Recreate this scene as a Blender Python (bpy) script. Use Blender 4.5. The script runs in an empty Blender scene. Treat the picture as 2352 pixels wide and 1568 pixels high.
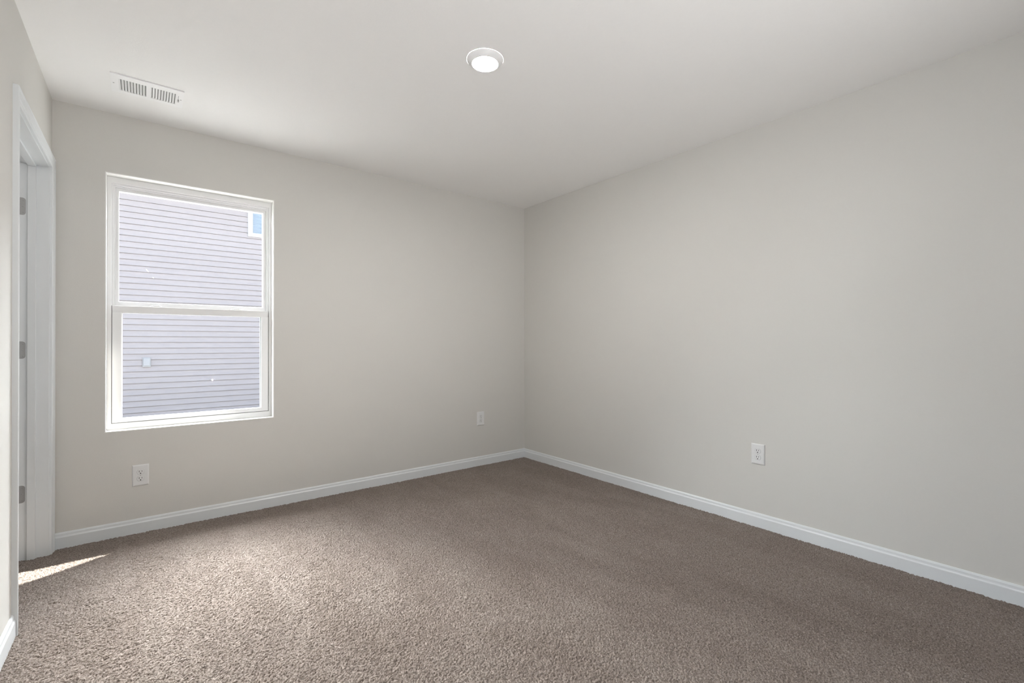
import bpy, bmesh, math
import numpy as np
from mathutils import Vector, Matrix, Euler

SC = bpy.context.scene
COL = SC.collection

# ------------------------------------------------------------------ camera
cam_d = bpy.data.cameras.new('camera')
cam = bpy.data.objects.new('camera', cam_d)
COL.objects.link(cam)
cam.location = (-2.9361, -3.5322, 1.1154)
cam.rotation_euler = Euler((math.radians(90 + 0.184), math.radians(0.023), math.radians(-38.2295)), 'XYZ')
cam_d.sensor_width = 36.0
cam_d.lens = 1070.41 / 2352 * 36.0
cam_d.clip_start = 0.02
cam_d.clip_end = 200
SC.camera = cam

# ------------------------------------------------------------------ colour management
vs = SC.view_settings
SC.display_settings.display_device = 'sRGB'
vs.view_transform = 'Standard'
vs.look = 'None'
vs.exposure = 0.0
vs.gamma = 1.0
vs.use_curve_mapping = False
SC.cycles.max_bounces = 14
SC.cycles.diffuse_bounces = 9
SC.cycles.transparent_max_bounces = 16
SC.cycles.sample_clamp_indirect = 6.0

# ------------------------------------------------------------------ light
world = bpy.data.worlds.new('sky')
SC.world = world
world.use_nodes = True
nt = world.node_tree
nt.nodes.clear()
wo = nt.nodes.new('ShaderNodeOutputWorld')
bg = nt.nodes.new('ShaderNodeBackground')
tc = nt.nodes.new('ShaderNodeTexCoord')
sx = nt.nodes.new('ShaderNodeSeparateXYZ')
rp = nt.nodes.new('ShaderNodeValToRGB')
rp.color_ramp.elements[0].position = 0.0
rp.color_ramp.elements[0].color = (0.92, 0.95, 1.0, 1)
rp.color_ramp.elements[1].position = 0.7
rp.color_ramp.elements[1].color = (0.45, 0.66, 1.0, 1)
nt.links.new(tc.outputs['Generated'], sx.inputs[0])
nt.links.new(sx.outputs['Z'], rp.inputs[0])
nt.links.new(rp.outputs[0], bg.inputs['Color'])
nt.links.new(bg.outputs[0], wo.inputs[0])
bg.inputs['Strength'].default_value = 4.5


def aim(o, d):
    o.rotation_euler = Vector(d).to_track_quat('-Z', 'Y').to_euler()


def lamp(name, kind, loc, d, energy, colour=(1, 1, 1)):
    l = bpy.data.lights.new(name, kind)
    l.energy = energy
    l.color = colour
    o = bpy.data.objects.new(name, l)
    COL.objects.link(o)
    o.location = loc
    aim(o, d)
    return o, l


# the sun itself, coming over the neighbouring roof
_o, _l = lamp('sun', 'SUN', (6, 4, 8), (-0.85, -0.43, -1.0), 40.0, (1.0, 0.95, 0.88))
_l.angle = math.radians(0.6)
# added sun lamps straight ahead of the window, brightening the floor like sky glow
for nm, up, en in (('floor_fill_low', 0.64, 34.0), ('floor_fill_high', 1.6, 15.0)):
    _o, _l = lamp(nm, 'SUN', (-2.7, 8, 8), (0.06, -1.0, -up), en, (1.0, 0.99, 0.975))
    _l.angle = math.radians(44)
# added wide sun lamp standing in for a brighter sky above the neighbour's roof
_o, _l = lamp('sky_fill', 'SUN', (0, 8, 8), (-0.08, -1.0, -0.68), 54.0, (1.0, 1.0, 1.0))
_l.angle = math.radians(115)
# two added fill lamps behind the camera, both turned up at the ceiling
_o, _l = lamp('bounce_fill', 'SPOT', (-2.173, -4.20, 0.589), (0.25, 1.9, 1.6), 150.0, (1.0, 1.0, 1.0))
_l.spot_size = math.radians(105)
_l.spot_blend = 1.0
_l.shadow_soft_size = 0.006
_o, _l = lamp('upward_fill', 'AREA', (-1.15, -3.95, 1.0), (0, 0, 1), 3.0, (1.0, 1.0, 1.0))
_l.size = 0.4
# added fill lamp in the next room, beyond the doorway
_o, _l = lamp('hall_fill', 'POINT', (-4.1, -1.2, 2.2), (0, 0, -1), 5.0, (1.0, 0.98, 0.95))
_l.shadow_soft_size = 0.1

# ------------------------------------------------------------------ dimensions
W = 3.334          # left wall at x = -W, right wall at x = 0, back wall at y = 0
H = 2.44
REAR = -5.2
LT = 0.115         # left (inner) wall thickness
HX = -4.75         # far end of the space behind the doorway
WT = 0.15          # outer wall thickness


# ------------------------------------------------------------------ materials
def mat(name, col, rough=0.5, spec=0.5, bump=None, var=None, metallic=0.0, sheen=0.0, coat=0.0):
    m = bpy.data.materials.new(name)
    m.use_nodes = True
    n = m.node_tree
    b = n.nodes['Principled BSDF']
    b.inputs['Base Color'].default_value = (*col, 1)
    b.inputs['Roughness'].default_value = rough
    b.inputs['Specular IOR Level'].default_value = spec
    b.inputs['Metallic'].default_value = metallic
    b.inputs['Sheen Weight'].default_value = sheen
    b.inputs['Coat Weight'].default_value = coat
    t = n.nodes.new('ShaderNodeTexCoord')
    if var:
        scale, amt = var
        nz = n.nodes.new('ShaderNodeTexNoise')
        nz.inputs['Scale'].default_value = scale
        nz.inputs['Detail'].default_value = 3
        n.links.new(t.outputs['Object'], nz.inputs['Vector'])
        mx = n.nodes.new('ShaderNodeMix')
        mx.data_type = 'RGBA'
        mx.inputs['A'].default_value = (*[c * (1 - amt) for c in col], 1)
        mx.inputs['B'].default_value = (*[min(1, c * (1 + amt)) for c in col], 1)
        n.links.new(nz.outputs['Fac'], mx.inputs['Factor'])
        n.links.new(mx.outputs['Result'], b.inputs['Base Color'])
    if bump:
        scale, strength, dist = bump
        nb = n.nodes.new('ShaderNodeTexNoise')
        nb.inputs['Scale'].default_value = scale
        nb.inputs['Detail'].default_value = 2
        n.links.new(t.outputs['Object'], nb.inputs['Vector'])
        bp = n.nodes.new('ShaderNodeBump')
        bp.inputs['Strength'].default_value = strength
        bp.inputs['Distance'].default_value = dist
        n.links.new(nb.outputs['Fac'], bp.inputs['Height'])
        n.links.new(bp.outputs['Normal'], b.inputs['Normal'])
    return m


M_WALL = mat('wall_paint', (0.665, 0.653, 0.624), 0.75, 0.25, bump=(220, 0.12, 0.002), var=(90, 0.012))
M_CEIL = mat('ceiling_paint', (0.86, 0.855, 0.845), 0.9, 0.15, bump=(160, 0.15, 0.002), var=(60, 0.01))
M_TRIM = mat('trim_paint', (0.76, 0.785, 0.80), 0.35, 0.45, bump=(40, 0.03, 0.002))
M_REVEAL = mat('reveal_paint', (0.84, 0.835, 0.81), 0.6, 0.3, bump=(120, 0.05, 0.001))
M_VINYL = mat('white_vinyl', (0.82, 0.82, 0.82), 0.32, 0.5, bump=(30, 0.02, 0.001))
M_PLATE = mat('white_plastic', (0.76, 0.765, 0.765), 0.35, 0.5, bump=(50, 0.01, 0.001))
M_GROOVE = mat('groove_grey', (0.52, 0.52, 0.51), 0.6, 0.3)
M_SLOT = mat('slot_black', (0.02, 0.02, 0.02), 0.7, 0.2)
M_METAL = mat('satin_nickel', (0.42, 0.42, 0.42), 0.45, 0.5, metallic=0.6, bump=(300, 0.03, 0.001))
M_VENT = mat('vent_enamel', (0.86, 0.86, 0.86), 0.4, 0.5)
M_DUCT = mat('duct_grey', (0.30, 0.30, 0.29), 0.7, 0.3)
M_GASKET = mat('gasket_grey', (0.34, 0.42, 0.42), 0.5, 0.4)
M_GAP_SHADE = mat('gap_shade_grey', (0.16, 0.16, 0.16), 0.8, 0.2)  # dark grey for the painted shade in the sash gaps
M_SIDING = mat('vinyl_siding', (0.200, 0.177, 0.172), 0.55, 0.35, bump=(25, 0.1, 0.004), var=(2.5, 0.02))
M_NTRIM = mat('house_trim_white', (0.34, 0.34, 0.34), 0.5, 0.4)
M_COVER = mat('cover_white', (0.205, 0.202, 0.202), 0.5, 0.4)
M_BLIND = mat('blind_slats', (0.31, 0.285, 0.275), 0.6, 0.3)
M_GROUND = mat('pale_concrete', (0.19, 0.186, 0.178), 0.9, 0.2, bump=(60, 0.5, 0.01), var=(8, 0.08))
M_SOFFIT = mat('soffit', (0.78, 0.78, 0.77), 0.6, 0.3)
M_SHINGLE = mat('shingle', (0.15, 0.14, 0.13), 0.9, 0.2, var=(15, 0.3))
M_DOOR = mat('door_paint', (0.78, 0.79, 0.80), 0.4, 0.45, bump=(40, 0.03, 0.001))

m = bpy.data.materials.new('lamp_lens')
m.use_nodes = True
b = m.node_tree.nodes['Principled BSDF']
b.inputs['Base Color'].default_value = (0.9, 0.9, 0.9, 1)
b.inputs['Emission Color'].default_value = (1.0, 0.985, 0.955, 1)
b.inputs['Emission Strength'].default_value = 570.0
M_LENS = m

# window glass: clear sheet, sees and lights straight through, mirrors a little at grazing angles
m = bpy.data.materials.new('window_glass')
m.use_nodes = True
n = m.node_tree
n.nodes.clear()
out = n.nodes.new('ShaderNodeOutputMaterial')
tr = n.nodes.new('ShaderNodeBsdfTransparent')
tr.inputs['Color'].default_value = (0.95, 0.965, 0.97, 1)
gl = n.nodes.new('ShaderNodeBsdfGlossy')
gl.inputs['Roughness'].default_value = 0.004
fr = n.nodes.new('ShaderNodeFresnel')
geo = n.nodes.new('ShaderNodeNewGeometry')
ior = n.nodes.new('ShaderNodeMix')              # the same weak mirror on both faces of the sheet
ior.inputs['A'].default_value = 1.45
ior.inputs['B'].default_value = 1 / 1.45
n.links.new(geo.outputs['Backfacing'], ior.inputs['Factor'])
n.links.new(ior.outputs['Result'], fr.inputs['IOR'])
mx = n.nodes.new('ShaderNodeMixShader')
n.links.new(fr.outputs[0], mx.inputs[0])
n.links.new(tr.outputs[0], mx.inputs[1])
n.links.new(gl.outputs[0], mx.inputs[2])
n.links.new(mx.outputs[0], out.inputs[0])
M_GLASS = m

# ground glass of a scratch: lets daylight through, scattered
m = bpy.data.materials.new('scratched_glass')
m.use_nodes = True
n = m.node_tree
n.nodes.clear()
out = n.nodes.new('ShaderNodeOutputMaterial')
tl = n.nodes.new('ShaderNodeBsdfTranslucent')
tl.inputs['Color'].default_value = (0.9, 0.9, 0.9, 1)
n.links.new(tl.outputs[0], out.inputs[0])
M_SCRATCH = m

# neighbour's pane: coated glass that mirrors more sky
m = M_GLASS.copy()
m.name = 'coated_glass'
for nd in m.node_tree.nodes:
    if nd.type == 'MIX':
        nd.inputs['A'].default_value = 2.0
        nd.inputs['B'].default_value = 0.5
    if nd.type == 'BSDF_TRANSPARENT':
        nd.inputs['Color'].default_value = (0.82, 0.90, 0.96, 1)
M_COATED = m

# carpet
m = bpy.data.materials.new('carpet_pile')
m.use_nodes = True
n = m.node_tree
b = n.nodes['Principled BSDF']
t = n.nodes.new('ShaderNodeTexCoord')


def noise(scale, detail=3, rough=0.55, vec=None, dist=0.0):
    z = n.nodes.new('ShaderNodeTexNoise')
    z.inputs['Scale'].default_value = scale
    z.inputs['Detail'].default_value = detail
    z.inputs['Roughness'].default_value = rough
    z.inputs['Distortion'].default_value = dist
    n.links.new(vec or t.outputs['Object'], z.inputs['Vector'])
    return z.outputs['Fac']


def ramp(src, stops):
    r = n.nodes.new('ShaderNodeValToRGB')
    e = r.color_ramp.elements
    while len(e) < len(stops):
        e.new(0.5)
    for el, (p, c) in zip(e, stops):
        el.position = p
        el.color = (*c, 1)
    n.links.new(src, r.inputs[0])
    return r.outputs[0]


def mult(a, c):
    x = n.nodes.new('ShaderNodeMix')
    x.data_type = 'RGBA'
    x.blend_type = 'MULTIPLY'
    x.inputs['Factor'].default_value = 1.0
    n.links.new(a, x.inputs['A'])
    n.links.new(c, x.inputs['B'])
    return x.outputs['Result']


fleck_shade = ramp(noise(200, 2), [(0.25, (0.098, 0.074, 0.061)), (0.5, (0.238, 0.198, 0.172)), (0.75, (0.385, 0.337, 0.303))])  # yarn fleck, its contrast deepened to paint shade between the tufts
# brushed vacuum strokes and foot marks in the pile
mp = n.nodes.new('ShaderNodeMapping')
mp.inputs['Rotation'].default_value = (0, 0, math.radians(-14))
mp.inputs['Scale'].default_value = (3.4, 0.9, 1)
n.links.new(t.outputs['Object'], mp.inputs['Vector'])
strokes = ramp(noise(1.5, 2, 0.5, mp.outputs[0], 0.6), [(0.36, (0.92, 0.91, 0.90)), (0.5, (0.985, 0.98, 0.98)), (0.62, (1.03, 1.035, 1.035))])
marks = ramp(noise(3.1, 3, 0.6), [(0.3, (0.95, 0.94, 0.935)), (0.55, (1, 1, 1)), (0.72, (1.07, 1.08, 1.085))])
c = mult(mult(fleck_shade, strokes), marks)
n.links.new(c, b.inputs['Base Color'])
b.inputs['Roughness'].default_value = 0.95
b.inputs['Specular IOR Level'].default_value = 0.1
b.inputs['Sheen Weight'].default_value = 0.14
b.inputs['Sheen Roughness'].default_value = 0.5
b.inputs['Sheen Tint'].default_value = (0.95, 0.9, 0.86, 1)
bp = n.nodes.new('ShaderNodeBump')
bp.inputs['Strength'].default_value = 0.6
bp.inputs['Distance'].default_value = 0.003
n.links.new(noise(650, 2), bp.inputs['Height'])
n.links.new(bp.outputs['Normal'], b.inputs['Normal'])
M_CARPET = m


# ------------------------------------------------------------------ mesh helpers
def box(bm, x0, x1, y0, y1, z0, z1, bevel=0.0, seg=2):
    t = bmesh.new()
    bmesh.ops.create_cube(t, size=1.0)
    for v in t.verts:
        v.co = Vector(((x0 + x1) / 2 + v.co.x * (x1 - x0), (y0 + y1) / 2 + v.co.y * (y1 - y0), (z0 + z1) / 2 + v.co.z * (z1 - z0)))
    if bevel > 0:
        bmesh.ops.bevel(t, geom=list(t.edges), offset=bevel, segments=seg, profile=0.6, affect='EDGES')
    me = bpy.data.meshes.new('tmp')
    t.to_mesh(me)
    t.free()
    bm.from_mesh(me)
    bpy.data.meshes.remove(me)


def sweep(bm, stations, close_ends=True):
    """stations: list of equal-length rings of points"""
    rings = [[bm.verts.new(p) for p in ring] for ring in stations]
    k = len(rings[0])
    for a, c2 in zip(rings, rings[1:]):
        for i in range(k):
            j = (i + 1) % k
            bm.faces.new((a[i], a[j], c2[j], c2[i]))
    if close_ends:
        bm.faces.new(rings[0][::-1])
        bm.faces.new(rings[-1])
    bmesh.ops.recalc_face_normals(bm, faces=bm.faces)


def lathe(bm, cx, cy, prof, seg=64, cap_last=True):
    rings = []
    for r, z in prof:
        rings.append([bm.verts.new((cx + r * math.cos(2 * math.pi * i / seg), cy + r * math.sin(2 * math.pi * i / seg), z)) for i in range(seg)])
    for a, c2 in zip(rings, rings[1:]):
        for i in range(seg):
            j = (i + 1) % seg
            bm.faces.new((a[i], a[j], c2[j], c2[i]))
    if cap_last:
        bm.faces.new(rings[-1])
    bmesh.ops.recalc_face_normals(bm, faces=bm.faces)


def obj(name, bm, material, parent=None, smooth=False):
    me = bpy.data.meshes.new(name)
    bm.to_mesh(me)
    bm.free()
    me.materials.append(material)
    if smooth:
        for p in me.polygons:
            p.use_smooth = True
    o = bpy.data.objects.new(name, me)
    COL.objects.link(o)
    if parent is not None:
        o.parent = parent
    return o


def local(bm, origin):
    bmesh.ops.translate(bm, verts=bm.verts, vec=-Vector(origin))
    return bm


def empty(name, loc):
    o = bpy.data.objects.new(name, None)
    COL.objects.link(o)
    o.location = loc
    o.empty_display_size = 0.1
    return o


def tag(o, label=None, cat=None, group=None, kind=None):
    if label:
        o['label'] = label
    if cat:
        o['category'] = cat
    if group:
        o['group'] = group
    if kind:
        o['kind'] = kind
    return o


def struct(name, bm, material, label, cat, smooth=False):
    return tag(obj(name, bm, material, None, smooth), label, cat, kind='structure')


def nb():
    return bmesh.new()


# ------------------------------------------------------------------ floor (carpet)
def value_noise(x, y, cell, seed):
    rng = np.random.default_rng(seed)
    T = rng.random((512, 512))
    u, v = x / cell, y / cell
    iu, iv = np.floor(u).astype(int), np.floor(v).astype(int)
    fu, fv = u - iu, v - iv
    fu = fu * fu * (3 - 2 * fu)
    fv = fv * fv * (3 - 2 * fv)
    g = lambda a, c2: T[a % 512, c2 % 512]
    return (g(iu, iv) * (1 - fu) + g(iu + 1, iv) * fu) * (1 - fv) + (g(iu, iv + 1) * (1 - fu) + g(iu + 1, iv + 1) * fu) * fv


def tufts(x, y, cell, seed):
    """rounded yarn ends standing side by side, each with a height of its own"""
    rng = np.random.default_rng(seed)
    J = rng.random((1024, 1024, 3))
    iu, iv = np.floor(x / cell).astype(int), np.floor(y / cell).astype(int)
    h = np.zeros_like(x)
    for du in (-1, 0, 1):
        for dv in (-1, 0, 1):
            a, c2 = iu + du, iv + dv
            j = J[a % 1024, c2 % 1024]
            px = (a + 0.1 + 0.8 * j[..., 0]) * cell
            py = (c2 + 0.1 + 0.8 * j[..., 1]) * cell
            d2 = ((x - px) ** 2 + (y - py) ** 2) / (0.62 * cell) ** 2
            h = np.maximum(h, (0.55 + 0.45 * j[..., 2]) * np.clip(1 - d2 * 0.62, 0, 1))
    return h


def carpet():
    x0, x1, y0, y1, st = -3.50, 0.0, -3.45, 0.0, 0.0024
    nx, ny = int((x1 - x0) / st) + 1, int((y1 - y0) / st) + 1
    xs, ys = np.linspace(x0, x1, nx), np.linspace(y0, y1, ny)
    X, Y = np.meshgrid(xs, ys)
    h = 0.0062 * tufts(X, Y, 0.0052, 3)
    r = np.abs(value_noise(X, Y, 0.0085, 5) - 0.5) * 2
    h -= 0.0044 * np.clip(1 - r * 3.0, 0, 1)                       # small partings between bundles of yarn
    h += 0.002 * (value_noise(X, Y, 0.03, 7) - 0.5) + 0.002 * (value_noise(X, Y, 0.09, 8) - 0.5)
    h += 0.002 * (value_noise(X, Y, 0.33, 9) - 0.5)
    Z = h - 0.0064
    co = np.stack([X, Y, Z], -1).reshape(-1, 3)
    idx = np.arange(nx * ny).reshape(ny, nx)
    q = np.stack([idx[:-1, :-1], idx[:-1, 1:], idx[1:, 1:], idx[1:, :-1]], -1).reshape(-1, 4)
    # plain carpet beyond: behind the camera and in the next room
    ex = [(-4.75, -3.5, -2.6, 0.0), (-3.5, 0.0, -5.2, -3.45)]
    ev, ef = [], []
    base = len(co)
    for a, b2, c2, d in ex:
        k = base + len(ev)
        ev += [(a, c2, -0.004), (b2, c2, -0.004), (b2, d, -0.004), (a, d, -0.004)]
        ef.append((k, k + 1, k + 2, k + 3))
    # underside so that the floor is a slab
    k = base + len(ev)
    ev += [(-4.75, -5.2, -0.05), (0.0, -5.2, -0.05), (0.0, 0.0, -0.05), (-4.75, 0.0, -0.05)]
    ef.append((k + 3, k + 2, k + 1, k))
    co = np.concatenate([co, np.array(ev)])
    q = np.concatenate([q, np.array(ef)])
    me = bpy.data.meshes.new('floor')
    me.vertices.add(len(co))
    me.vertices.foreach_set('co', co.astype(np.float32).ravel())
    me.loops.add(len(q) * 4)
    me.loops.foreach_set('vertex_index', q.astype(np.int32).ravel())
    me.polygons.add(len(q))
    me.polygons.foreach_set('loop_start', np.arange(0, len(q) * 4, 4, dtype=np.int32))
    me.polygons.foreach_set('loop_total', np.full(len(q), 4, dtype=np.int32))
    me.polygons.foreach_set('use_smooth', np.ones(len(q), dtype=bool))
    me.update(calc_edges=True)
    me.materials.append(M_CARPET)
    o = bpy.data.objects.new('floor', me)
    COL.objects.link(o)
    tag(o, 'taupe cut pile carpet covering the whole room', 'carpet', kind='structure')


carpet()

# ------------------------------------------------------------------ walls and ceiling
OX0, OX1, OZ0, OZ1 = -3.1165, -2.2375, 0.6025, 2.0985      # window opening
bm = nb()
box(bm, HX, OX0, 0, WT, -0.05, H)
box(bm, OX1, WT, 0, WT, -0.05, H)
box(bm, OX0, OX1, 0, WT, -0.05, OZ0)
box(bm, OX0, OX1, 0, WT, OZ1, H)
struct('wall_back', bm, M_WALL, 'greige wall holding the white window', 'wall')
bm = nb()
box(bm, 0, WT, REAR - WT, 0, -0.05, H)
struct('wall_right', bm, M_WALL, 'long blank greige wall with a single low outlet, right of the corner', 'wall')
DY0, DY1, DZ = -0.897, -0.082, 2.045                       # clear door opening between the jambs
JT = 0.019
bm = nb()
SY0, SY1, SZ0, SZ1 = -4.80, -3.70, 0.60, 2.10              # opening of the added side window, behind the viewer
box(bm, -W - LT, -W, REAR, SY0, -0.05, H)
box(bm, -W - LT, -W, SY0, SY1, -0.05, SZ0)
box(bm, -W - LT, -W, SY0, SY1, SZ1, H)
box(bm, -W - LT, -W, SY1, DY0 - JT, -0.05, H)
box(bm, -W - LT, -W, DY1 + JT, 0, -0.05, H)
box(bm, -W - LT, -W, DY0 - JT, DY1 + JT, DZ + JT, H)
struct('wall_left', bm, M_WALL, 'greige wall with the doorway at the left edge', 'wall')
bm = nb()
box(bm, -W - LT, 0, REAR - WT, REAR, -0.05, H)
struct('wall_rear', bm, M_WALL, 'greige wall behind the viewer', 'wall')
bm = nb()
box(bm, HX - WT, HX, -2.6, WT, -0.05, H)
box(bm, HX, -W - LT, -2.6, -2.5, -0.05, H)
struct('wall_hall', bm, M_WALL, 'far wall of the next room', 'wall')
bm = nb()
box(bm, -W - LT, WT, REAR - WT, WT, H, H + 0.12)
box(bm, HX - WT, -W - LT, -2.6, WT, H, H + 0.12)
struct('ceiling', bm, M_CEIL, 'flat off-white ceiling', 'ceiling')
bm = nb()
sweep(bm, [[(x, -0.5, H + 0.45), (x, 0.592, 2.60), (x, 0.592, 2.46), (x, 0.57, 2.46), (x, 0.57, 2.50), (x, WT, 2.50), (x, WT, H + 0.12), (x, -0.5, H + 0.12)] for x in (-9.0, 6.0)])
struct('roof', bm, M_SOFFIT, 'overhanging eave above the window outside', 'roof')


# ------------------------------------------------------------------ baseboards
BH, BTK = 0.0810, 0.0125
BPROF = [(0, -0.01), (BTK, -0.01), (BTK, 0.055), (BTK - 0.001, 0.058), (BTK - 0.0035, 0.0615), (BTK - 0.0045, 0.066), (BTK - 0.005, 0.0735), (BTK - 0.0065, 0.0765), (0.004, BH), (0, BH)]
bm = nb()
sweep(bm, [[(-W, -t2, z) for t2, z in BPROF], [(-t2, -t2, z) for t2, z in BPROF]])
struct('baseboard_back', bm, M_TRIM, 'white baseboard under the window wall', 'baseboard')
bm = nb()
sweep(bm, [[(-t2, -t2, z) for t2, z in BPROF], [(-t2, REAR + t2, z) for t2, z in BPROF]])
struct('baseboard_right', bm, M_TRIM, 'white baseboard along the long right wall', 'baseboard')
bm = nb()
sweep(bm, [[(-W + t2, -0.9595, z) for t2, z in BPROF], [(-W + t2, REAR + t2, z) for t2, z in BPROF]])
struct('baseboard_left', bm, M_TRIM, 'short white baseboard in the lower left corner beside the door casing', 'baseboard')
bm = nb()
sweep(bm, [[(-W + t2, REAR + t2, z) for t2, z in BPROF], [(-t2, REAR + t2, z) for t2, z in BPROF]])
struct('baseboard_rear', bm, M_TRIM, 'white baseboard behind the viewer', 'baseboard')

# ------------------------------------------------------------------ doorway
door = tag(empty('door_1', (-W, -0.49, 0)), 'white cased doorway with open door in the left wall', 'doorway', kind='structure')
ORG = (-W, -0.49, 0)
CP = [(0, 0), (0, 0.010), (0.003, 0.0115), (0.012, 0.012), (0.015, 0.0105), (0.0175, 0.0105), (0.021, 0.013), (0.030, 0.0142), (0.043, 0.0158), (0.047, 0.0175), (0.054, 0.018), (0.057, 0.016), (0.057, 0)]
RV = 0.005
yn, yf, zt = DY0 - RV, DY1 + RV, DZ + RV
bm = nb()
sweep(bm, [[(-W + t2, yn - w, -0.008) for w, t2 in CP], [(-W + t2, yn - w, zt + w) for w, t2 in CP],
           [(-W + t2, yf + w, zt + w) for w, t2 in CP], [(-W + t2, yf + w, -0.008) for w, t2 in CP]])
obj('casing', local(bm, ORG), M_TRIM, door)
bm = nb()
sweep(bm, [[(-W - LT - t2, yn - w, -0.008) for w, t2 in CP], [(-W - LT - t2, yn - w, zt + w) for w, t2 in CP],
           [(-W - LT - t2, yf + w, zt + w) for w, t2 in CP], [(-W - LT - t2, yf + w, -0.008) for w, t2 in CP]])
obj('casing', local(bm, ORG), M_TRIM, door)
bm = nb()
box(bm, -W - LT, -W, DY1, DY1 + JT, -0.02, DZ + JT, 0.0008)
obj('jamb', local(bm, ORG), M_TRIM, door)
bm = nb()
box(bm, -W - LT, -W, DY0 - JT, DY0, -0.02, DZ + JT, 0.0008)
obj('jamb', local(bm, ORG), M_TRIM, door)
bm = nb()
box(bm, -W - LT, -W, DY0, DY1, DZ, DZ + JT, 0.0008)
obj('jamb', local(bm, ORG), M_TRIM, door)
ST = 0.011
bm = nb()
box(bm, -W - 0.080, -W - 0.049, DY1 - ST, DY1, -0.02, DZ, 0.0015)
box(bm, -W - 0.080, -W - 0.049, DY0, DY0 + ST, -0.02, DZ, 0.0015)
box(bm, -W - 0.080, -W - 0.049, DY0 + ST, DY1 - ST, DZ - ST, DZ, 0.0015)
obj('door_stop', local(bm, ORG), M_TRIM, door)
for zc in (1.822, 1.080, 0.337):
    # leaf let into the jamb, rounded corners towards the room
    bm = nb()
    hx0, hx1, hz, rr = -W - LT + 0.001, -W - 0.0875, 0.0445, 0.013
    pts = [(hx0, zc - hz)]
    for k in range(7):
        a = -math.pi / 2 + k * math.pi / 12
        pts.append((hx1 - rr + rr * math.cos(a), zc - hz + rr + rr * math.sin(a)))
    for k in range(7):
        a = k * math.pi / 12
        pts.append((hx1 - rr + rr * math.cos(a), zc + hz - rr + rr * math.sin(a)))
    pts.append((hx0, zc + hz))
    sweep(bm, [[(x, DY1 - 0.0012, z) for x, z in pts], [(x, DY1 + 0.0005, z) for x, z in pts]])
    hg = obj('hinge', local(bm, ORG), M_METAL, door)
    hg['label'] = 'grey metal hinge leaf on the white jamb'
    # screws
    for (sx_, sz_) in ((hx1 - 0.010, zc + 0.0), (hx1 - 0.008, zc + 0.031), (hx1 - 0.008, zc - 0.031)):
        bm = nb()
        bmesh.ops.create_cone(bm, cap_ends=True, segments=16, radius1=0.0036, radius2=0.003, depth=0.0008,
                              matrix=Matrix.Translation((sx_, DY1 - 0.0015, sz_)) @ Matrix.Rotation(math.pi / 2, 4, 'X'))
        obj('screw', local(bm, ORG), M_METAL, hg)
    bm = nb()
    bmesh.ops.create_cone(bm, cap_ends=True, segments=20, radius1=0.006, radius2=0.006, depth=0.089,
                          matrix=Matrix.Translation((-W - LT - 0.007, DY1 - 0.0072, zc)))
    obj('hinge_barrel', local(bm, ORG), M_METAL, hg)
# door leaf, standing open into the next room
bm = nb()
lx0, lx1, ly0, ly1 = -W - LT - 0.022 - 0.80, -W - LT - 0.022, DY1 - 0.040, DY1 - 0.005
box(bm, lx0, lx1, ly0, ly1, 0.012, DZ - 0.004, 0.0015)
for (pz0, pz1) in ((0.20, 0.82), (1.02, 1.86)):
    for (px0, px1) in ((lx0 + 0.12, lx0 + 0.36), (lx1 - 0.36, lx1 - 0.12)):
        box(bm, px0, px1, ly0 - 0.004, ly0 + 0.004, pz0, pz1, 0.0035)
leaf = obj('door_leaf', local(bm, ORG), M_DOOR, door)
bm = nb()
for (yk, r) in ((ly0 - 0.004, 0.030), (ly0 - 0.03, 0.011), (ly0 - 0.052, 0.026)):
    bmesh.ops.create_uvsphere(bm, u_segments=20, v_segments=12, radius=1.0,
                              matrix=Matrix.Translation((lx0 + 0.065, yk, 0.95)) @ Matrix.Diagonal((r, 0.008 if r > 0.028 else 0.024, r, 1)))
obj('knob', local(bm, ORG), M_METAL, leaf, True)

# ------------------------------------------------------------------ window
WO = (-2.677, 0.0, OZ0)
win = tag(empty('window_1', WO), 'white single hung vinyl window looking out on siding', 'window', kind='structure')


def ring(bm, x0, x1, z0, z1, wl, wr, wb, wt2, y0, y1, bev=0.0015):
    """one frame round an opening, without seams; a width of 0 leaves that side open"""
    xi0, xi1, zi0, zi1 = x0 + wl, x1 - wr, z0 + wb, z1 - wt2
    t = bmesh.new()
    if wb > 0 and wt2 > 0:
        o_, i_ = [(x0, z0), (x1, z0), (x1, z1), (x0, z1)], [(xi0, zi0), (xi1, zi0), (xi1, zi1), (xi0, zi1)]
        closed = True
    elif wb > 0:
        o_, i_ = [(x0, z1), (x0, z0), (x1, z0), (x1, z1)], [(xi0, z1), (xi0, zi0), (xi1, zi0), (xi1, z1)]
        closed = False
    else:
        o_, i_ = [(x0, z0), (x0, z1), (x1, z1), (x1, z0)], [(xi0, z0), (xi0, zi1), (xi1, zi1), (xi1, z0)]
        closed = False
    q = [[t.verts.new((a[0], y, a[1])) for a in pts] for pts, y in ((o_, y0), (i_, y0), (i_, y1), (o_, y1))]
    n_ = 4
    for a in range(4):
        b2 = (a + 1) % 4
        for k in range(n_ if closed else n_ - 1):
            l = (k + 1) % n_
            t.faces.new((q[a][k], q[a][l], q[b2][l], q[b2][k]))
    if not closed:
        t.faces.new([q[a][0] for a in range(4)])
        t.faces.new([q[a][3] for a in range(4)][::-1])
    bmesh.ops.recalc_face_normals(t, faces=t.faces)
    if bev > 0:
        sharp = [e for e in t.edges if len(e.link_faces) == 2 and e.calc_face_angle(0) > 0.5]
        bmesh.ops.bevel(t, geom=sharp, offset=bev, segments=2, profile=0.6, affect='EDGES')
    me = bpy.data.meshes.new('tmp')
    t.to_mesh(me)
    t.free()
    bm.from_mesh(me)
    bpy.data.meshes.remove(me)


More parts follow.
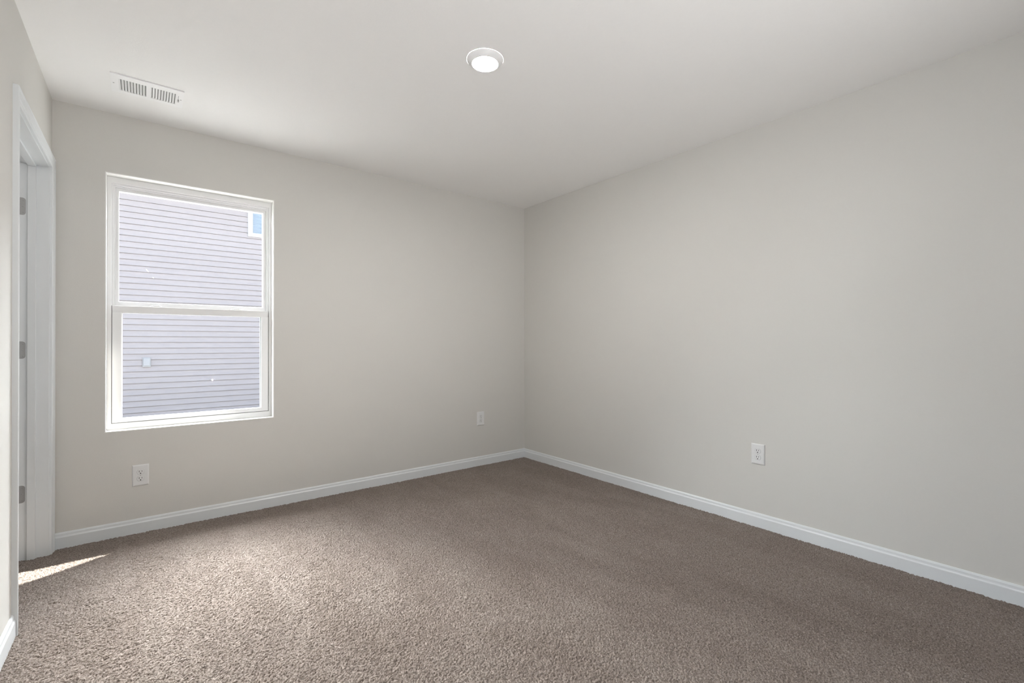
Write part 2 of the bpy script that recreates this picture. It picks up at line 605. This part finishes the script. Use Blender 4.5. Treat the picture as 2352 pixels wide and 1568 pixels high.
# painted return of the wall opening
bm = nb()
ring(bm, OX0, OX1, OZ0, OZ1, 0.005, 0.005, 0.005, 0.005, -0.0008, WT - 0.002, 0.0008)
obj('window_reveal', local(bm, WO), M_REVEAL, win)
a0, a1, b0, b1 = OX0 + 0.005, OX1 - 0.005, OZ0 + 0.005, OZ1 - 0.005
FX0, FX1, FZ0, FZ1 = -3.0905, -2.2575, 0.643, 2.0585       # inside of the main frame
bm = nb()
ring(bm, a0, a1, b0, b1, FX0 - a0, a1 - FX1, FZ0 - b0, b1 - FZ1, 0.066, 0.148, 0.0025)
obj('window_frame', local(bm, WO), M_VINYL, win)
# stepped stops of the fixed upper light
bm = nb()
MZ = 1.334                                                  # underside of upper light rail
ring(bm, FX0, FX1, MZ, FZ1, 0.009, 0.009, 0, 0.010, 0.076, 0.146, 0.0015)
ring(bm, FX0 + 0.009, FX1 - 0.009, MZ, FZ1 - 0.010, 0.007, 0.007, 0, 0.009, 0.088, 0.146, 0.0015)
obj('glazing_stop', local(bm, WO), M_VINYL, win)
bm = nb()
ux0, ux1, uz1 = FX0 + 0.016, FX1 - 0.016, FZ1 - 0.019
ring(bm, ux0, ux1, MZ, uz1, 0.0155, 0.0155, 0.029, 0.0175, 0.100, 0.140, 0.002)
us = obj('upper_sash', local(bm, WO), M_VINYL, win)
bm = nb()
box(bm, ux0 + 0.012, ux1 - 0.012, 0.117, 0.121, MZ + 0.024, uz1 - 0.013)
obj('pane', local(bm, WO), M_GLASS, us)
# scratches left on the upper pane
bm = nb()
for (px, pz, l, ang) in ((-2.925, 1.563, 0.020, -0.95), (-2.896, 1.521, 0.009, -0.8)):
    t_ = nb()
    box(t_, -l / 2, l / 2, -0.0002, 0.0002, -0.0011, 0.0011)
    bmesh.ops.transform(t_, verts=t_.verts, matrix=Matrix.Translation((px, 0.1165, pz)) @ Matrix.Rotation(-ang, 4, 'Y'))
    me = bpy.data.meshes.new('tmp')
    t_.to_mesh(me)
    t_.free()
    bm.from_mesh(me)
    bpy.data.meshes.remove(me)
s = obj('scratch_mark', local(bm, WO), M_SCRATCH, us)
s['label'] = 'short white scratches on the upper pane'
# track behind the lower sash
bm = nb()
ring(bm, FX0, FX1, FZ0, MZ, 0.014, 0.014, 0.012, 0, 0.101, 0.146, 0.0008)
obj('sash_track', local(bm, WO), M_VINYL, win)
# movable lower sash in front
LX0, LX1, LZ0, LZ1 = FX0 + 0.003, FX1 - 0.003, FZ0 + 0.003, 1.337
bm = nb()
SB = 0.024
ring(bm, LX0, LX1, LZ0, LZ1 - 0.0405, 0.043, 0.043, SB, 0, 0.070, 0.098, 0.0018)
# top rail, its face leaning back towards the bottom so that it looks down into the room
sweep(bm, [[(x, 0.066, LZ1 - 0.0015), (x, 0.0675, LZ1), (x, 0.098, LZ1), (x, 0.098, LZ1 - 0.0405), (x, 0.078, LZ1 - 0.0405)] for x in (LX0, LX1)])
ls = obj('lower_sash', local(bm, WO), M_VINYL, win)
bm = nb()
gx0, gx1, gz0, gz1 = LX0 + 0.043, LX1 - 0.043, LZ0 + SB, LZ1 - 0.0405
sweep(bm, [[(x, 0.084, gz0 - 0.002), (x, 0.106, gz0 - 0.012), (x, 0.106, gz0 - 0.02), (x, 0.084, gz0 - 0.02)] for x in (gx0, gx1)])
ring(bm, gx0 - 0.001, gx1 + 0.001, gz0, gz1 + 0.001, 0.004, 0.004, 0, 0.003, 0.080, 0.100, 0.0008)
obj('glazing_bead', local(bm, WO), M_VINYL, ls)
bm = nb()
box(bm, gx1 - 0.0055, gx1 - 0.0032, 0.082, 0.096, gz0, gz1)
g = obj('gasket', local(bm, WO), M_GASKET, ls)
g['label'] = 'thin grey gasket line along the pane'
bm = nb()
box(bm, gx0 - 0.004, gx1 + 0.004, 0.090, 0.094, gz0 - 0.004, gz1 + 0.004)
obj('pane', local(bm, WO), M_GLASS, ls)
bm = nb()  # dark strips laid into the gaps round the sash as painted shade
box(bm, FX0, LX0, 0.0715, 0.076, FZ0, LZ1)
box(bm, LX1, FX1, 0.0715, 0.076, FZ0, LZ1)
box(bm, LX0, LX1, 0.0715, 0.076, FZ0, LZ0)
g = obj('gap_shade', local(bm, WO), M_GAP_SHADE, ls)
g['label'] = 'dark grey line painting the gap shade round the lower sash'
for px in (-2.885, -2.455):
    bm = nb()
    box(bm, px - 0.030, px + 0.030, 0.074, 0.092, LZ1, LZ1 + 0.006, 0.002)
    box(bm, px - 0.010, px + 0.022, 0.076, 0.090, LZ1 + 0.006, LZ1 + 0.012, 0.003)
    obj('sash_lock', local(bm, WO), M_VINYL, ls)

# side window added behind the viewer to let in more daylight
RO = (-W, (SY0 + SY1) / 2, SZ0)
rw = tag(empty('added_window', RO), 'white window added in the left wall behind the viewer for daylight', 'window', kind='structure')
bm = nb()
for (ya, yb, za, zb) in ((SY0, SY0 + 0.045, SZ0, SZ1), (SY1 - 0.045, SY1, SZ0, SZ1), (SY0 + 0.045, SY1 - 0.045, SZ0, SZ0 + 0.045),
                         (SY0 + 0.045, SY1 - 0.045, SZ1 - 0.045, SZ1), (SY0 + 0.045, SY1 - 0.045, 1.33, 1.37)):
    box(bm, -W - 0.10, -W - 0.04, ya, yb, za, zb, 0.002)
obj('window_frame', local(bm, RO), M_VINYL, rw)
bm = nb()
box(bm, -W - 0.072, -W - 0.068, SY0 + 0.04, SY1 - 0.04, SZ0 + 0.04, SZ1 - 0.04)
obj('pane', local(bm, RO), M_GLASS, rw)

# ------------------------------------------------------------------ ceiling light
LXC, LYC = -1.688, -1.745
cl = tag(empty('recessed_light', (LXC, LYC, H)), 'round white lit disc light fixed to the ceiling', 'ceiling light')
bm = nb()
lathe(bm, 0, 0, [(0.0855, -0.0002), (0.0853, -0.0012), (0.083, -0.0045), (0.076, -0.0125), (0.068, -0.0185), (0.0645, -0.0215), (0.0618, -0.0222), (0.0595, -0.0205), (0.0590, -0.0165)], 72, False)
obj('trim_ring', bm, M_VENT, cl, True)
bm = nb()
lathe(bm, 0, 0, [(0.0592, -0.0170), (0.052, -0.0188), (0.036, -0.0200), (0.018, -0.0206), (0.003, -0.0208)], 72)
ln = obj('lens', bm, M_LENS, cl, True)
ln['label'] = 'glowing white lens'

# ------------------------------------------------------------------ ceiling register
VX0, VX1, VY0, VY1 = -3.0735, -2.7745, -0.5395, -0.330
VC = ((VX0 + VX1) / 2, (VY0 + VY1) / 2, H)
vt = tag(empty('ceiling_vent', VC), 'white rectangular air register in the ceiling above the window', 'vent')
hx = (VX1 - VX0) / 2
hy = (VY1 - VY0) / 2
banks = [(-3.041 - VC[0], -2.932 - VC[0], 1), (-2.914 - VC[0], -2.8055 - VC[0], -1)]
sy0, sy1 = -0.4955 - VC[1], -0.3635 - VC[1]
bm = nb()
TK = 0.006
xs_ = [-hx, banks[0][0], banks[0][1], banks[1][0], banks[1][1], hx]
box(bm, xs_[0], xs_[1], -hy, hy, -TK, 0)
box(bm, xs_[2], xs_[3], sy0, sy1, -TK, 0)
box(bm, xs_[4], xs_[5], -hy, hy, -TK, 0)
box(bm, xs_[1], xs_[4], -hy, sy0, -TK, 0)
box(bm, xs_[1], xs_[4], sy1, hy, -TK, 0)
obj('face_plate', bm, M_VENT, vt)
for (bx0, bx1, sgn) in banks:
    bm = nb()
    nsl = 9
    pitch = (bx1 - bx0) / nsl
    for k in range(nsl + 1):
        xc = bx0 + k * pitch
        # curved blade, tipped away from the middle
        prof = [(sgn * 0.0030, -0.0056), (sgn * 0.0, -0.0048), (sgn * -0.0028, -0.0032), (sgn * -0.0044, -0.0008)]
        th = 0.0009
        ringp = [(px, pz) for px, pz in prof] + [(px + th, pz) for px, pz in prof[::-1]]
        ringp = [(min(max(xc + px + sgn * 0.001, bx0), bx1), pz) for px, pz in ringp]
        sweep(bm, [[(px, sy0, pz) for px, pz in ringp], [(px, sy1, pz) for px, pz in ringp]])
    obj('louver_bank', bm, M_VENT, vt)
bm = nb()
box(bm, banks[0][0], banks[1][1], sy0, sy1, -0.0006, -0.0001)
d = obj('duct_opening', bm, M_DUCT, vt)
d['label'] = 'grey dark gap behind the louvers'
for sx_ in (-3.063 - VC[0], -2.785 - VC[0]):
    bm = nb()
    bmesh.ops.create_cone(bm, cap_ends=True, segments=16, radius1=0.003, radius2=0.0035, depth=0.001, matrix=Matrix.Translation((sx_, 0.0, -TK - 0.0003)))
    obj('screw', bm, M_METAL, vt)
bm = nb()
box(bm, -2.7975 - VC[0], -2.7955 - VC[0], -0.478 - VC[1], -0.425 - VC[1], -TK - 0.0009, -TK)
box(bm, -2.7995 - VC[0], -2.7925 - VC[0], -0.432 - VC[1], -0.418 - VC[1], -TK - 0.009, -TK, 0.0015)
obj('damper_lever', bm, M_METAL, vt)


# ------------------------------------------------------------------ wall outlets
def make_outlet():
    """built facing -y, centred at the origin, back at y = 0"""
    r = empty('wall_outlet', (0, 0, 0))
    bm = nb()
    w, h, t2 = 0.0395, 0.0620, 0.0065
    rings = []
    for (ins, y) in ((0, 0), (0, -0.0025), (0.0012, -0.0042), (0.004, -0.0058), (0.007, -t2)):
        rings.append([(-w + ins, y, -h + ins), (w - ins, y, -h + ins), (w - ins, y, h - ins), (-w + ins, y, h - ins)])
    sweep(bm, rings)
    obj('cover_plate', bm, M_PLATE, r)
    for zc in (0.0195, -0.0195):
        bm = nb()
        pts = []
        for k in range(40):
            a = 2 * math.pi * k / 40
            pts.append((0.0172 * math.cos(a), max(-0.0142, min(0.0142, 0.0172 * math.sin(a))) + zc))
        groove = [(x * 1.06, (z - zc) * 1.07 + zc) for x, z in pts]
        sweep(bm, [[(x, -t2, z) for x, z in pts], [(x, -t2 - 0.0016, z) for x, z in pts], [(x * 0.95, -t2 - 0.0022, (z - zc) * 0.95 + zc) for x, z in pts]])
        f = obj('receptacle', bm, M_PLATE, r)
        bm = nb()
        sweep(bm, [[(x, -t2 + 0.0002, z) for x, z in groove], [(x, -t2 - 0.0003, z) for x, z in groove]])
        obj('groove', bm, M_GROOVE, f)
        bm = nb()
        box(bm, -0.0076, -0.0052, -t2 - 0.0026, -t2 - 0.002, zc - 0.0005, zc + 0.0088)
        box(bm, 0.0052, 0.0073, -t2 - 0.0026, -t2 - 0.002, zc + 0.0008, zc + 0.0082)
        bmesh.ops.create_cone(bm, cap_ends=True, segments=16, radius1=0.0030, radius2=0.0030, depth=0.0006,
                              matrix=Matrix.Translation((0, -t2 - 0.0023, zc - 0.0078)) @ Matrix.Rotation(math.pi / 2, 4, 'X'))
        s = obj('slots', bm, M_SLOT, f)
        s['label'] = 'dark plug slots'
    bm = nb()
    bmesh.ops.create_cone(bm, cap_ends=True, segments=16, radius1=0.0032, radius2=0.0026, depth=0.0012,
                          matrix=Matrix.Translation((0, -t2 - 0.0006, 0)) @ Matrix.Rotation(math.pi / 2, 4, 'X'))
    obj('screw', bm, M_GROOVE, r)
    return r


def copy_tree(o, parent=None):
    c2 = o.copy()
    COL.objects.link(c2)
    c2.parent = parent
    for ch in list(o.children):
        copy_tree(ch, c2)
    return c2


first = make_outlet()
spots = [((-2.9545, 0, 0.335), 0, 'white duplex outlet low on the wall directly below the window'),
         ((-0.5205, 0, 0.4255), 0, 'small white duplex outlet on the window wall near the far corner'),
         ((0, -2.2285, 0.4385), -math.pi / 2, 'white duplex outlet on the long right wall above the baseboard')]
for i, (loc, rz, lab) in enumerate(spots):
    o = first if i == 0 else copy_tree(first)
    o.location = loc
    o.rotation_euler = (0, 0, rz)
    tag(o, lab, 'outlet', 'wall outlets')

# ------------------------------------------------------------------ outside
bm = nb()
box(bm, -30, 30, WT + 0.02, 40, -0.55, -0.45)
struct('ground', bm, M_GROUND, 'pale ground between the two houses', 'ground')

NY = 7.0
nh = tag(empty('neighbouring_house', (-1.0, NY, -0.45)), 'lavender grey sided house seen through the window', 'house')
NO = (-1.0, NY, -0.45)
NX0, NX1, NZ0, NZ1 = -8.0, 6.0, -0.45, 4.10
nwx0, nwx1, nwz0, nwz1 = -1.333, -0.35, 3.237, 3.98
LAP = 0.1035
bm = nb()


def lap_column(bm, x0, x1, z0, z1):
    k0 = math.floor((z0 - 3.722) / LAP)
    z = 3.722 + k0 * LAP
    pts = []
    while z < z1:
        for dz, dy in ((0.0, -0.018), (0.046, -0.0105), (0.092, -0.007), (0.0925, 0.006), (LAP - 0.0005, 0.006)):
            zz = z + dz
            if z0 <= zz <= z1:
                pts.append((NY + dy, zz))
        z += LAP
    ringp = pts + [(NY + 0.15, pts[-1][1]), (NY + 0.15, pts[0][1])]
    sweep(bm, [[(x0, y, z) for y, z in ringp], [(x1, y, z) for y, z in ringp]])


lap_column(bm, NX0, nwx0 + 0.03, NZ0, NZ1)
lap_column(bm, nwx1 - 0.03, NX1, NZ0, NZ1)
lap_column(bm, nwx0 + 0.03, nwx1 - 0.03, NZ0, nwz0 + 0.03)
lap_column(bm, nwx0 + 0.03, nwx1 - 0.03, nwz1 - 0.03, NZ1)
obj('siding', local(bm, NO), M_SIDING, nh)
bm = nb()
sweep(bm, [[(x, NY - 0.3, 4.10), (x, NY - 0.3, 4.22), (x, NY + 3.5, 5.4), (x, NY + 3.5, 4.10)] for x in (NX0 - 0.3, NX1 + 0.3)])
obj('roof', local(bm, NO), M_SHINGLE, nh)
bm = nb()
ring(bm, nwx0, nwx1, nwz0, nwz1, 0.085, 0.085, 0.075, 0.085, NY - 0.035, NY + 0.06, 0.004)
nf = obj('window_frame', local(bm, NO), M_NTRIM, nh)
bm = nb()
box(bm, nwx0 + 0.07, nwx1 - 0.07, NY - 0.004, NY + 0.002, nwz0 + 0.06, nwz1 - 0.07)
obj('pane', local(bm, NO), M_COATED, nf)
bm = nb()
z = nwz0 + 0.08
while z < nwz1 - 0.1:
    sweep(bm, [[(x, NY + 0.045, z), (x, NY + 0.020, z + 0.010), (x, NY + 0.020, z + 0.012), (x, NY + 0.045, z + 0.002)] for x in (nwx0 + 0.085, nwx1 - 0.085)])
    z += 0.030
box(bm, nwx0 + 0.085, nwx1 - 0.085, NY + 0.05, NY + 0.058, nwz0 + 0.075, nwz1 - 0.085)
obj('blind', local(bm, NO), M_BLIND, nf)

vc = tag(empty('utility_cover', (-2.910, NY - 0.018, 0.778)), 'small square white cover on the siding outside the lower pane', 'cover')
bm = nb()
box(bm, -0.058, 0.058, -0.022, -0.001, -0.084, 0.084, 0.004)
obj('mounting_block', bm, M_COVER, vc)
bm = nb()
box(bm, -0.046, 0.046, -0.040, -0.022, -0.062, 0.074, 0.006)
obj('lid', bm, M_COVER, vc)
